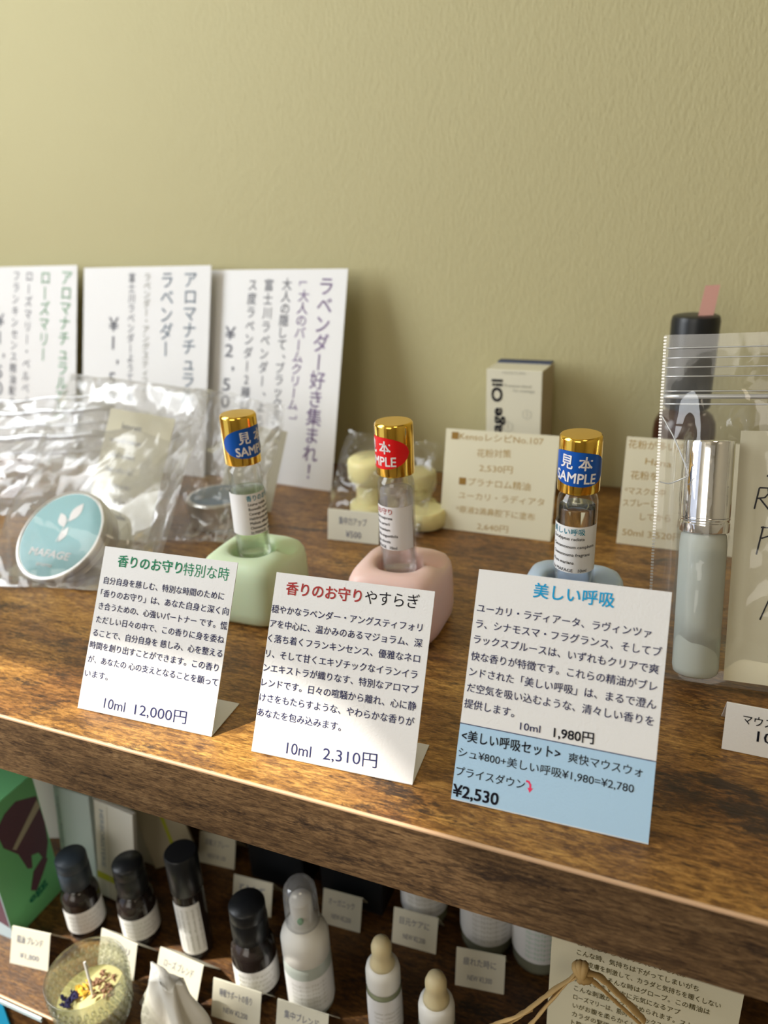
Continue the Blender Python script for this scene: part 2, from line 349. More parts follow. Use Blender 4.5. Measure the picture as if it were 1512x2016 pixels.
# ------------------------------------------------------------------ the three L-shaped price cards in front
ROWS = {
'c1': [("T1","香りのお守り",9.2,74.2,46.7,74.6),("T2","特別な時",47.5,74.4,72.9,74.5),
  ("b","自分自身を慈しむ、特別な時間のために",2.8,63.8,72.0,64.1),("b","「香りのお守り」は、あなた自身と深く向",2.2,57.3,75.6,57.4),
  ("b","き合うための、心強いパートナー です。慌",2.3,50.9,75.9,50.7),("b","ただしい日々の中で、この香りに身を委ね",2.2,44.2,75.4,44.2),
  ("b","ることで、自分自身を 慈しみ、心を整える",1.6,37.5,75.6,37.8),("b","時間を創り出すことができます。この香り",1.0,31.4,74.7,31.1),
  ("b","が、あなたの 心の支えとなることを願って",1.3,24.5,75.6,24.5),("b","います。",0.8,17.5,14.7,17.5),("p","10ml",15.1,5.2,27.4,5.2),("p","12,000円",33.0,5.2,61.9,6.1)],
'c2': [("T1","香りのお守り",6.0,73.6,42.4,74.2),("T2","やすらぎ",44.1,74.1,68.8,74.9),
  ("b","穏やかなラベンダー・アングスティフォリ",.2,63.6,71.4,64.3),("b","アを中心に、温かみのあるマジョラム、深",0.4,57,72.2,57.8),
  ("b","く落ち着くフランキンセンス、優雅なネロ",0.4,50.4,72.0,51.3),("b","リ、そして甘くエキゾチックなイランイラ",0.4,43.5,71.7,44.6),
  ("b","ンエキストラが織りなす、特別なアロマブ",0.3,37.2,72.9,38.4),("b","レンドです。日々の喧騒から離れ、心に静",0.3,30.6,72.8,31.6),
  ("b","けさをもたらすような、やわらかな香りが",0.3,24.0,72.7,25.2),("b","あなたを包み込みます。",0.3,17.4,40.8,17.6),("p","10ml",16.8,4.7,28.5,5.0),("p","2,310円",34.1,5.4,58.7,6.7)],
'c3': [("T1","美しい呼吸",23.3,87.3,54.6,87.2),("b","ユーカリ・ラディアータ、ラヴィンツァ",1.2,77.2,69.2,76.5),
  ("b","ラ、シナモスマ・フラグランス、そしてブ",1.5,70.8,73.5,70.1),("b","ラックスプルースは、いずれもクリアで爽",1.4,64.4,73.0,63.5),
  ("b","快な香りが特徴です。これらの精油がブレ",1.1,57.5,73.0,57.0),("b","ンドされた「美しい呼吸」は、まるで澄ん",1.2,51.1,73.3,50.4),
  ("b","だ空気を吸い込むような、清々しい香りを",1.1,44.7,73.0,44.2),("b","提供します。",0.7,38.3,21.2,37.9),("b","10ml",24.0,33.5,31.9,33.7),("B","1,980円",37.2,33.5,52.2,33.9),
  ("B","<美しい呼吸セット>",1.3,25.5,40.5,25.8),("N","爽快マウスウォ",43.6,25.2,70.8,25.0),("N","シュ¥800+美しい呼吸¥1,980=¥2,780",0.8,18.8,68.3,18.6),
  ("N","プライスダウン",0.8,11.3,28.4,11.5),("P","¥2,530",0.4,3.8,18.8,4.0)]}
STY = {'T1': (5.6, .022, 4), 'T2': (5.9, .0, 4), 'b': (3.45, .010, 3), 'p': (6.0, 0, 4), 'B': (4.3, .022, 4), 'N': (3.6, .006, 3), 'P': (5.6, .03, 4)}
def lcard(name, mw, wd, ht, foot, m, label, cat='price card', group=None, thick=.0004, foot_m=None, tilt=30):
    r = root(name, label, cat, mw, group)
    obj('panel', box(0, wd, 0, ht, -thick, 0), m, r)
    if foot:
        fb = box(0, wd, -foot, 0, 0, thick)   # flat on the board behind the fold
        rot = Matrix.Rotation(R(90-tilt), 4, 'X')     # panel frame -> level
        a = R(tilt); pts = []
        for p in fb[0]:
            yb = -p[1]; zz = p[2]; pts.append(V((p[0], yb*sin(a)+zz*cos(a), -yb*cos(a)+zz*sin(a))))
        obj('foot', (pts, fb[1]), foot_m or m, r)
    return r
def lettering(parent, rows, m, name='lettering', label=None):
    o = obj(name, join(*rows), m, parent)
    if label: o['label'] = label
    return o
def rows_of(key, kinds, sty=STY, k=1):
    return [row(s, x0*mm, y0*mm, x1*mm, y1*mm, sty[t][0]*mm*k, sty[t][1], res=sty[t][2]) for t, s, x0, y0, x1, y1 in ROWS[key] if t in kinds]
c1 = lcard('price_card', frame((-.2618, .2205, .0003), (.9993, .0376), 30), .0765, .0807, .0255, 'paper', 'white folded price card in front of the green holder, green heading, price 12,000', group=None)
lettering(c1, rows_of('c1', ('T1', 'T2')), 'green_ink', 'heading', 'green heading'); lettering(c1, rows_of('c1', ('b', 'p')), 'navy')
c2 = lcard('price_card', frame((-.1626, .2208, .0003), (.9989, .0462), 30), .0751, .0803, .0255, 'paper', 'white folded price card in front of the pink holder, red heading, price 2,310')
lettering(c2, rows_of('c2', ('T1',)), 'red_ink', 'heading', 'red heading'); lettering(c2, rows_of('c2', ('T2',)), 'black', 'heading'); lettering(c2, rows_of('c2', ('b', 'p')), 'navy')
c3 = lcard('price_card', frame((-.0703, .2221, .0003), (.9997, .0232), 30), .0751, .0932, .0, 'paper', 'large white and pale blue price card in front of the blue holder, cyan heading')
obj('printed_field', ([(0, 0, .00005), (.0751, 0, .00005), (.0751, .0299, .00005), (0, .0302, .00005)], [[0, 1, 2, 3]]), 'blue_print', c3)['label'] = 'pale blue lower third of the card'
obj('ruled_line', strokes([[(0, .0302), (.0751, .0299)]], .00035, .0001), 'navy', c3)
lettering(c3, rows_of('c3', ('T1',)), 'cyan', 'heading', 'cyan heading'); lettering(c3, rows_of('c3', ('b',)), 'navy'); lettering(c3, rows_of('c3', ('B', 'N', 'P')), 'black')
ar = [(28.7, 13.2), (29.8, 13.0), (30.5, 12.0), (30.6, 10.8)]
obj('arrow', join(strokes([[(x*mm, y*mm) for x, y in ar]], .0008), ([(.0295, .0107, .0001), (.0305, .0090, .0001), (.0317, .0109, .0001)], [[0, 1, 2]])), 'arrow', c3)['label'] = 'small pink curved arrow'
fb = box(0, .0751, 0, .0255, 0, .0004); a_ = R(30)
obj('foot', ([V((p[0], p[1]*sin(a_)+p[2]*cos(a_), -p[1]*cos(a_)+p[2]*sin(a_))) for p in fb[0]], fb[1]), 'paper', c3)

# ------------------------------------------------------------------ holders and roll-on bottles
def holder_mesh():
    n = 96
    prof = [(0, .0012, 1), (20, 0, 1), (23.5, .6, 1), (25.2, 3, 1), (26, 9, 1), (25.9, 20, 1), (25.7, 29, 1), (25.0, 33.5, 1), (23.3, 37.0, 1), (20.6, 39.2, .95), (17.6, 40, .6), (15.2, 39.8, .3), (13.8, 38.6, .1), (12.9, 36.6, 0), (12.3, 33, 0), (12.1, 27, 0), (12.0, 22.3, 0), (0.01, 22.0, 0)]
    v, f = [], []
    for r, z, sq in prof:
        for k in range(n):
            a = 2*pi*k/n; c, s = cos(a), sin(a); e = 4.8
            q = (abs(c)**e+abs(s)**e)**(-1/e)
            rr = r*((q)*sq+(1-sq))
            if r < 1: rr = r
            zz = z
            if sq > 0 or z > 33:          # spill groove beside the hole, on the right
                d = (a-R(20)+pi) % (2*pi)-pi
                if 13 < r < 24 and z > 33: zz -= 7*math.exp(-(d/.27)**2)*min(1, (24-r)/4)
            v.append((rr*c*mm, rr*s*mm, max(zz, 0)*mm))
    for i in range(len(prof)-1):
        for k in range(n):
            a, b = i*n+k, i*n+(k+1) % n; f.append([a, b, b+n, a+n])
    return v, f
def rollon(x, y, view, mats, lab, sticker_m, st_c, st_tilt, liq, title, title_m, lines, a_text, lev, right_al=None, title_w=18.5, lab_span=(-150, 70), z0=.0323):
    r = root('roll_on_bottle', lab, 'bottle', at(x, y, z0))
    g = obj('glass_body', lathe([(0.001, 0), (.0080, 0), (.0094, .0007), (.0099, .0022), (.0099, .0520), (.0093, .0548), (.0078, .0565), (.0078, .0588)], 48), 'glass', r, True)
    ql = obj('oil', lathe([(0.0005, .0015), (.0075, .0015), (.0088, .003), (.0089, .010), (.0089, lev-.001), (.0086, lev), (0.0005, lev-.0006)], 48), liq, r, True)
    b = obj('roller_ball', lathe([(max(.0042*sin(pi*i/10), .0001), .0590+.0042*(1-cos(pi*i/10))) for i in range(11)], 20), 'chrome', r, True)
    cap = smooth_by(obj('cap', lathe([(.0096, .0581), (.0101, .0583), (.0102, .0588), (.0102, .0845), (.0100, .0855), (.0094, .0861), (.0001, .0862)], 64), 'gold', r), 40)
    cap['label'] = 'shiny gold cap'
    st = patch(.037, .0172, 40, 'oval')
    s = obj('sticker', wrap(st, .01033, view+st_c, .0713, st_tilt), sticker_m, r, True)
    h = .0064
    tx = join(row('見', -.0079, .0031, -.0014, .0031, h, .03), row('本', .0014, .0031, .0079, .0031, h, .03), row('SAMPLE', -.0105, -.0042, .0105, -.0042, .0062, .03))
    obj('lettering', wrap(tx, .0103, view+st_c, .0713, st_tilt), 'white', s)
    l0, l1 = lab_span
    L = obj('label', wrap(patch(R(l1-l0)*.0101, .0250, 40), .0101, view+(l0+l1)/2, .0292), mats, r, True)
    tt = row(title, 0, .0098, title_w*mm, .0098, .0033, .015)
    obj('heading', wrap(tt, .0101, view+a_text, .0292), title_m, L)
    rr = []
    for i, (s_, w_) in enumerate(lines):
        yy = (.0062 - i*(.0172/max(len(lines)-1, 1)))
        rr.append(row(s_, .0007, yy, .0007+w_*mm, yy, .0021, .01, res=2))
    obj('lettering', wrap(join(*rr), .0101, view+a_text, .0292), 'black', L)
    return r
hm = holder_mesh()
for nm, x, y, m, lab in (('green', -.2275, .3385, 'h_green', 'pale green rounded bottle holder behind the leftmost front card'), ('pink', -.1370, .3460, 'h_pink', 'pale pink rounded bottle holder behind the middle front card'), ('blue', -.0440, .3515, 'h_blue', 'pale blue rounded bottle holder behind the rightmost front card')):
    o = obj('bottle_holder', hm, m, None, True, at(x, y, .0002)); tag(o, lab, 'holder')
V1, V2, V3 = -56, -68.4, -82.9
rollon(-.2272, .3385, V1, 'label', 'gold-capped roll-on bottle with blue sample sticker, in the green holder', 'st_blue', 38, 3, 'liquid_g', '香りのお守り', 'teal_ink',
  [('Laurus nobilis', 11.5), ('Boswellia carterii', 14.5), ('Cananga odorata', 14), ('Helichrysum italicum', 16.5), ('Melissa officinalis', 15), ('Chamaemelum nobile', 17), ('by MAFAGE   10ml', 15)], -6, .0425, lab_span=(-110, 225), z0=.0350)
rollon(-.1378, .3460, V2, 'label_thin', 'gold-capped roll-on bottle with red sample sticker, in the pink holder', 'st_red', -56, 0, 'liquid_p', 'りのお守り', 'red_ink',
  [('Origanum majorana', 15.5), ('Boswellia carterii', 14), ('Citrus aurantium', 14), ('Lavandula angustifolia', 18.3), ('Cananga odorata', 14), ('by MAFAGE   10ml', 17.5)], -108, .0490, title_w=16.2, lab_span=(-150, 52), z0=.0338)
rollon(-.0430, .3490, V3, 'label', 'gold-capped roll-on bottle with blue sample sticker, in the blue holder', 'st_blue', -11, -4, 'liquid', '美しい呼吸', 'teal_ink',
  [('Eucalyptus radiata', 17.2), ('Cinnamomum camphora', 23), ('Cinnamosma fragrans', 20.5), ('Picea mariana', 12.5), ('by MAFAGE   10ml', 19)], -76, .0500, title_w=18, lab_span=(-118, 76))

# ------------------------------------------------------------------ tall cards leaning on the wall
def poster(p, u, wd, ht, tilt, label, cols):
    r = lcard('wall_card', frame(p, u, tilt), wd, ht, 0, 'paper', label, 'sign card', thick=.0008)
    by = {}
    for s, xt, yt, xb, yb, wch, m in cols: by.setdefault(m, []).append(column(s, xt*mm, yt*mm, xb*mm, yb*mm, wch*mm, bold=.012, z=.0002))
    for m, l in by.items(): lettering(r, l, m)
    return r
poster((-.4235, .5470, .0003), (.995, -.1003), .1525, .1855, 16, 'white wall-leaning card with purple upright lettering, rightmost of the three',
  [("ラベンダー好き集まれ！",133.0,179,128.0,6.6,13,'purple'),("「大人のバームクリーム」",111.5,178.5,106.4,55.2,9.5,'purple'),("大人の隠して、ブラックミング油使用",93.0,177.8,88.8,4.4,8.5,'gray_ink'),
   ("富士川ラベンダー、ようている",73.8,177.9,72.4,12.5,8.5,'gray_ink'),("ス度ラベンダー2種ロ",56.3,178.1,54.9,60,8.5,'gray_ink'),("¥2,500",34.5,137.5,32.0,46,17,'gray_ink')])
poster((-.552, .538, .0003), (1, -.02), .1480, .1905, 16, 'white wall-leaning card with slate blue upright lettering, between its two neighbours',
  [("アロマナチュラル",126.3,185.5,126.8,65.7,13,'blue_gray'),("ラベンダー",99.9,185.6,100.7,108,12.5,'blue_gray'),("ラベンダー・アングスティフォリ",77.2,184.9,76.8,65.2,7,'fade'),("富士川ラベンダーようてい精",59.0,185.1,59.0,64.3,7,'gray_ink'),("¥1,500",38.1,146.0,36.6,43,17,'gray_ink')])
poster((-.706, .538, .0003), (1, -.02), .1480, .1935, 16, 'white wall-leaning card with green upright lettering, leftmost of the three',
  [("アロマナチュラル石鹸",135.8,189.0,128.0,43.2,12.5,'leaf_ink'),("ローズマリー",107.7,189.4,104.9,99.8,11.5,'leaf_ink'),("ローズマリー・ベルベノン",86.1,189.7,79.3,41.6,8.5,'gray_ink'),("フランキンセンス精油配合",68.6,190.0,61.3,52,8,'gray_ink'),("¥1,500",45.1,149,43.0,45,17,'gray_ink')])

# ------------------------------------------------------------------ cream cards, mid depth
def ccard(mw, wd, ht, foot, label, rows, h, tilt, m='cream', ink='brown_ink', sq=()):
    r = lcard('price_card', mw, wd, ht, foot, m, label, 'price card', thick=.0006, tilt=tilt)
    lettering(r, [row(s, a*mm, b*mm, c*mm, d*mm, hh*mm, 0) for s, a, b, c, d, hh in rows], ink)
    for x, y in sq: obj('print_mark', ([(x*mm, y*mm, .0002), ((x+5.2)*mm, y*mm, .0002), ((x+5.2)*mm, (y+5.2)*mm, .0002), (x*mm, (y+5.2)*mm, .0002)], [[0, 1, 2, 3]]), 'square', r)['label'] = 'small brown square'
    return r
ccard(frame((-.1587, .4823, .0003), (.9997, -.023), 15), .0823, .0741, .030, 'cream card with brown lettering in front of the massage oil carton',
  [("KensoレシピNo.107",10.5,69.2,71.5,69.5,5.4),("花粉対策",24.5,57.7,49.4,59.1,5.6),("2,530円",27.1,47.3,51.4,47.8,5.4),("プラナロム精油",19.6,36.5,65.1,36.9,5.6),("ユーカリ・ラディアタ",12.9,26.1,75.8,27.0,5.2),("*原液2滴鼻腔下に塗布",11.9,15.7,70.2,15.9,5.0),("2,640円",28.7,4.8,51.7,4.9,5.2)], 5, 15, sq=((4.5, 66.6), (12.6, 34)))
ccard(frame((-.0327, .4904, .0003), (.9996, -.03), 12), .0800, .0741, .030, 'cream card with brown lettering partly behind the clear zip bag on the right',
  [("花粉が多い方",1.4,69.1,38.0,68.9,5.4),("Hana",13.4,58.6,30,57.7,5.4),("花粉を",5.0,48.2,22.3,48.7,5.6),("*マスクの中",2.0,37.4,28,38.0,5),("スプレーし",1.8,28.8,23.2,30.1,5),("してから",13.8,20.4,33.1,21.2,5),("50ml 3,520円",3.3,8.6,42,9.1,5.4)], 5, 12)
# small tent tags on the upper board
def tent(mw, wd, ht, depth, tilt, label, rows, m='tagp', ink='gray_ink'):
    """a folded tag standing as a tent: front face, fold at the top, rear face coming down behind"""
    r = root('price_tag', label, 'price tag', mw)
    obj('front_panel', box(0, wd, 0, ht, -.0004, 0), m, r)
    a = R(tilt); dz = -depth*cos(a); dy = -(ht*cos(a)-0)  # rear face to the board
    L = math.hypot(depth, ht*cos(a))
    # in panel coords: fold line at y=ht; rear foot at back distance depth behind base, level with base
    f0 = V((0, ht, -.0004)); f1 = V((0, (ht*sin(a)+depth)*sin(a), -(ht*sin(a)+depth)*cos(a))); t = V((0, .0004, -.0002))
    v = [f0, f0+V((wd, 0, 0)), f1+V((wd, 0, 0)), f1]; v += [p+t for p in v]
    obj('rear_panel', (v, [[0, 1, 2, 3], [7, 6, 5, 4], [0, 4, 5, 1], [1, 5, 6, 2], [2, 6, 7, 3], [3, 7, 4, 0]]), m, r)
    lettering(r, [row(s, a_*wd, b_*ht, c_*wd, b_*ht, h*ht, .01, res=2) for s, a_, b_, c_, h in rows], ink)
    return r
tent(frame((-.2311, .4404, .0003), (1, .03), 12), .0400, .0225, .016, 12, 'cream tag reading 500 yen in front of the bagged yellow wax pieces', [('集中力アップ', .22, .66, .76, .24), ('¥500', .36, .24, .66, .26)])
tent(frame((.0306, .2880, .0003), (1, -.02), 22), .0430, .0200, .016, 22, 'white price tag in front of the clear zip bag at the right edge', [('マウスウォッシュ', .16, .72, .92, .20), ('10ml', .30, .42, .62, .28)], 'paper', 'black')

# ------------------------------------------------------------------ massage oil carton
r = root('carton', 'ivory massage oil carton with navy top standing against the wall', 'box', at(-.1435, .5600, .0002, -4))
obj('body', box(0, .0440, 0, .0360, 0, .1040, .0004, 1), 'box_ivory', r)
obj('top_flap', box(.0005, .0435, .0265, .0362, .1040, .1052), 'box_navy', r)['label'] = 'navy band along the top'
obj('side_panel', box(.04402, .0441, .0005, .0355, .0005, .1035), 'box_tan', r)
RX = Matrix.Rotation(R(90), 4, 'X')
def face(vf, x=0, z=0, y=-.00012, rot=0):
    m = Matrix.Translation((x, y, z)) @ RX @ Matrix.Rotation(R(rot), 4, 'Z'); return move(vf, m)
lettering(r, [face(row('Massage Oil', 0, 0, .070, 0, .0105, .04), .0085, .026, rot=90)], 'black')
lettering(r, [face(row('Premium blend', 0, 0, .021, 0, .003), .0145, .092), face(row('for massage', 0, 0, .017, 0, .003), .0215, .0885), face(row('MOISTURE', 0, 0, .018, 0, .002), .013, .1018)], 'fade', 'small_lettering')
def hexa(cx, cz, s): return strokes([[(cx+s*cos(R(30+60*k)), cz+s*sin(R(30+60*k))) for k in range(7)], [(cx, cz+s*.6), (cx, cz-s*.5)]], .0004)
for hx in ((.033, .070, .0038), (.018, .059, .0042)): obj('print_mark', face(hexa(*hx)), 'fade', r)['label'] = 'pale hexagon outline'

# ------------------------------------------------------------------ black pump bottle behind the bag
r = root('pump_bottle', 'tall dark bottle with black cap and pink tape behind the clear zip bag', 'bottle', at(.0030, .5550, .0002))
obj('body', lathe([(.0005, 0), (.019, 0), (.0210, .002), (.0212, .006), (.0212, .066), (.0205, .072), (.0180, .077), (.0150, .0795), (.0120, .081), (.0115, .085)], 48), 'amber', r, True)
smooth_by(obj('cap', lathe([(.0150, .083), (.0155, .0835), (.0158, .1425), (.0150, .1455), (.0135, .1462), (.0001, .1462)], 48), 'blackp', r), 40)
obj('label', wrap(patch(.044, .044, 30), .0213, -100, .036), 'label', r, True)
obj('tape', ([(.0010, -.004, .146), (.0105, -.004, .1465), (.0125, -.003, .166), (.0035, -.003, .1655), (.0010, -.0036, .146), (.0105, -.0036, .1465), (.0125, -.0026, .166), (.0035, -.0026, .1655)], [[0, 1, 2, 3], [7, 6, 5, 4], [0, 4, 5, 1], [1, 5, 6, 2], [2, 6, 7, 3], [3, 7, 4, 0]]), 'tape', r)['label'] = 'strip of dusty pink tape standing up from the cap'

# ------------------------------------------------------------------ film bags
def pillow(wd, ht, thick, nx=40, ny=52, seed=1, wr=.0012, fr=30, pin=.010, back=True):
    """thick(u,v)->(front offset, back offset); edges meet in a flat seam"""
    v, f = [], []
    for side in (1, -1):
        if side < 0 and not back: break
        k = len(v)
        for j in range(ny+1):
            for i in range(nx+1):
                a, b = i/nx, j/ny
                e = min(1, 6*min(a, 1-a))*min(1, 5*b)*min(1, 7*(1-b)+.0)
                e = e*e*(3-2*e)
                ft, bk = thick(a, b)
                px = a*wd; py = b*ht
                if b < .12: px += (wd/2-px)/(wd/2)*pin*(1-b/.12)**2*(abs(a-.5)*2)**3
                q = V((px*fr, py*fr, seed*7.3+side))
                nz_ = noise.noise(q)*wr*1.6+abs(noise.noise(q*2.3))*wr*1.4 - wr*.4
                z = side*((ft if side > 0 else bk)*e + nz_*max(e, .12))+side*.00008
                v.append((px+noise.noise(q*1.1+V((3, 3, 3)))*wr*.4, py+noise.noise(q*1.1+V((9, 1, 3)))*wr*.4, z))
        for j in range(ny):
            for i in range(nx):
                a = k+j*(nx+1)+i; q = [a, a+1, a+nx+2, a+nx+1]; f.append(q if side > 0 else q[::-1])
    return v, f
def seam(wd0, y0, y1, x, n=110):
    v, f = [], []
    for k in range(n):
        y = y0+(y1-y0)*k/n; b = box(x-wd0/2, x+wd0/2, y, y+(y1-y0)/n*.55, -.0003, .0003); kk = len(v); v += b[0]; f += [[i+kk for i in q] for q in b[1]]
    return v, f
def ribs(x0, x1, ys, r=.00035):
    return join(*[tube([(x0+(x1-x0)*i/10, y, .0007+.0004*sin(i*.9+y*400)) for i in range(11)], rr, 6) for y, rr in ys])

# clear zip bag at the right: chrome atomiser and handwritten card inside
BW, BH = .120, .1655
bmw = frame((-.0035, .3325, .0012), (1, -.03), 15, 3.0)
bg = root('zip_bag', 'clear zip bag leaning at the right edge around a chrome-capped tube', 'bag', bmw)
def th(a, b):
    x = a*BW; d = (x-.0225)/.0125
    t = .0112*math.exp(-(abs(d))**3.5)
    if b > .70: t *= max(0, 1-(b-.70)/.17)
    t += .0022*(1 if b < .8 else max(0, (1-b)/.2))
    return t+.0006, t+.0006
obj('film', pillow(BW, BH, th, 64, 80, 3, .0007, 42, .006), 'film', bg, True)
obj('side_seam', seam(.0013, .004, BH, .0004), 'crimp', bg)['kind'] = 'stuff'
obj('zip_ribs', ribs(.0012, BW-.001, [(BH-.0062, .0003), (BH-.0107, .0003), (BH-.0150, .0003), (BH-.0192, .0003), (BH-.0260, .0003), (BH-.0285, .0011), (BH-.0320, .0004)]), 'rib', bg, True)
# crease ridges running from the seam to the cap
cz = [[(.001, .128, .003), (.007, .118, .0065), (.0125, .106, .0100), (.0145, .1005, .0115)], [(.0015, .097, .004), (.006, .0965, .0075), (.0105, .0985, .0105), (.0145, .1005, .0115)]]
obj('fold', join(*[tube(spline(c, 5), [.0001]+[.00032]*(len(spline(c, 5))-2)+[.0001], 6) for c in cz]), 'rib', bg, True)
# atomiser
am = bmw @ Matrix.Translation((.0225, .0045, 0)) @ Matrix.Rotation(R(-90), 4, 'X')
r = root('atomiser', 'frosted glass atomiser with long mirror chrome cap inside the zip bag', 'bottle', am)
tb = lathe([(.0005, 0), (.0085, 0), (.0100, .0012), (.0105, .004), (.0105, .0640), (.0100, .0680), (.0088, .0695), (.0085, .072)], 48)
obj('glass_tube', tb, 'frost', r, True)
obj('liquid', lathe([(.0005, .003), (.0085, .003), (.0088, .006), (.0088, .060), (.0005, .060)], 40), 'liquid_g', r, True)
smooth_by(obj('collar', lathe([(.0088, .0695), (.0108, .0697), (.0110, .0702), (.0110, .0740), (.0107, .0745), (.0107, .0752), (.0110, .0757), (.0110, .0765)], 64), 'chrome', r), 30)
smooth_by(obj('cap', lathe([(.0106, .0765), (.0110, .0768), (.0110, .1115), (.0108, .1122), (.0100, .1125), (.0001, .1126)], 64), 'chrome', r), 30)['label'] = 'mirror chrome cap'
# handwritten card in the bag
r = root('note_card', 'cream handwritten note card inside the zip bag beside the chrome-capped tube', 'card', bmw @ Matrix.Translation((.0352, .0035, .0010)))
obj('sheet', box(0, .0640, 0, .1180, -.0002, .0002), 'cream', r)
def pen(letters, ox, oy, s):
    G = {'R': [[(0, 0), (.15, 1)], [(.15, 1), (.5, 1), (.55, .75), (.4, .55), (.1, .5)], [(.2, .5), (.6, 0)]],
         'e': [[(0, .3), (.3, .35), (.3, .5), (.15, .55), (0, .35), (.05, .05), (.2, 0), (.4, .1)]],
         'f': [[(.45, .95), (.3, 1), (.2, .85), (.1, -.3)], [(0, .5), (.4, .55)]],
         'P': [[(0, -.3), (.2, 1)], [(.1, .95), (.5, .95), (.5, .6), (.15, .45)]],
         'p': [[(0, -.4), (.1, .5)], [(.1, .5), (.35, .5), (.35, .15), (.05, .1)]],
         'M': [[(0, 0), (.25, .8), (.35, .25), (.6, .8), (.7, 0)]], 'r': [[(.05, 0), (.1, .5)], [(.1, .35), (.35, .5)]],
         'i': [[(.1, 0), (.15, .5)], [(.17, .7), (.2, .74)]], 'n': [[(0, 0), (.05, .5)], [(.05, .35), (.25, .5), (.3, 0)]], 't': [[(.15, .9), (.1, .05), (.25, 0)], [(0, .6), (.35, .62)]], 's': [[(.3, .5), (.05, .45), (.25, .2), (.0, 0)]], 'h': [[(.05, 1), (0, 0)], [(.02, .3), (.2, .5), (.28, 0)]],
         '/': [[(0, 0), (.25, .35)]], '=': [[(0, .5), (.4, .55)], [(-.05, .1), (.5, .15)]], 'o': [[(.2, .5), (0, .3), (.1, 0), (.3, .15), (.2, .5)]], 'a': [[(.3, .5), (.05, .4), (.05, .05), (.3, .2), (.32, .5), (.36, 0)]], 'l': [[(.15, 1), (.05, .05), (.15, 0)]], 'u': [[(0, .5), (.05, 0), (.25, .1), (.3, .5), (.33, 0)]], 'c': [[(.3, .45), (.1, .5), (0, .2), (.3, .05)]], 'm': [[(0, 0), (.03, .5), (.18, .45), (.2, .05), (.22, .45), (.38, .45), (.42, 0)]]}
    o, x = [], ox
    W = {'R': .7, 'M': .85, 'P': .65, 'i': .3, 'l': .3, 'm': .55}
    for ch in letters:
        if ch == ' ': x += s*.4; continue
        for st in G[ch]: o.append([(x+a*s, oy+b*s) for a, b in st])
        x += s*W.get(ch, .48)
    return o
nk = pen('Ref', .0078, .0825, .0098)+pen('Pep', .0100, .0645, .0102)+pen('/', .0165, .0480, .008)+pen('M', .0135, .0310, .0120)+pen('=', .0185, .0130, .010)
# first character, drawn with a pen: a horizontal, crossing strokes and a sweep
nk += [[(.0128, .1045), (.0185, .1058)], [(.0158, .1085), (.0152, .1020), (.0120, .0975)], [(.0140, .1030), (.0160, .1010)], [(.0128, .1010), (.0150, .0990)], [(.0152, .1020), (.0180, .0975)], [(.0172, .1040), (.0190, .1020)]]
obj('handwriting', strokes(nk, .0007, .0004), 'black', r)

# tin in a milky bag at the left
n_ = V((-.013, -.635, .772)).normalized(); tc_ = V((-.3870, .3450, .0262))
zx = V((0, 0, 1)).cross(n_).normalized(); zx = V((n_.cross(V((0, 0, 1)))*-1)).normalized(); zy = n_.cross(zx)
tm = Matrix.Identity(4)
for i in range(3): tm[i][0] = zx[i]; tm[i][1] = zy[i]; tm[i][2] = n_[i]
tm.translation = tc_ - n_*.0200
tin = root('tin', 'round aluminium tin with teal lid propped inside the clear bag on the left', 'tin', tm)
TR = .0350
smooth_by(obj('body', lathe([(.0005, 0), (TR-.004, 0), (TR-.0015, .0012), (TR-.0012, .0095), (TR-.0025, .0110)], 72), 'alu', tin), 30)
smooth_by(obj('lid', lathe([(TR-.0003, .0085), (TR, .0090)]+[(TR+(.0003 if i % 2 else 0), .010+i*.0011) for i in range(6)]+[(TR, .0175), (TR-.0002, .0190), (TR-.0010, .0198), (TR-.0022, .0200), (TR-.0028, .0193), (.0005, .0193)], 72), 'alu', tin), 30)
obj('lid_print', lathe([(TR-.0030, .01935), (.0002, .0194)], 72), 'teal', tin)['label'] = 'teal printed lid face'
def leafp(cx, cy, l, w_, rot):
    pts = [(l*(t-.5), w_/2*sin(pi*t)) for t in [i/10 for i in range(11)]]+[(l*(t-.5), -w_/2*sin(pi*t)) for t in [1-i/10 for i in range(1, 10)]]
    c, s = cos(R(rot)), sin(R(rot)); return [(cx+x*c-y*s, cy+x*s+y*c, .0196) for x, y in pts], [list(range(len(pts)))]
obj('print_mark', join(leafp(.0045, .0175, .016, .0080, 72), leafp(-.0040, .0105, .013, .0065, 130), leafp(.003, .000, .012, .0055, 80), ([V((p[0], p[1], .0196)) for p in strokes([[(0, -.006), (.0005, .012)]], .0006)[0]], strokes([[(0, -.006), (.0005, .012)]], .0006)[1])), 'white', tin)['label'] = 'white leaf motif'
lettering(tin, [move(row('MAFAGE', -.0175, -.0150, .0175, -.0150, .0066, .02), Matrix.Translation((0, 0, .0195))), move(row('aroma', -.007, -.0230, .007, -.0230, .0035), Matrix.Translation((0, 0, .0195)))], 'white')
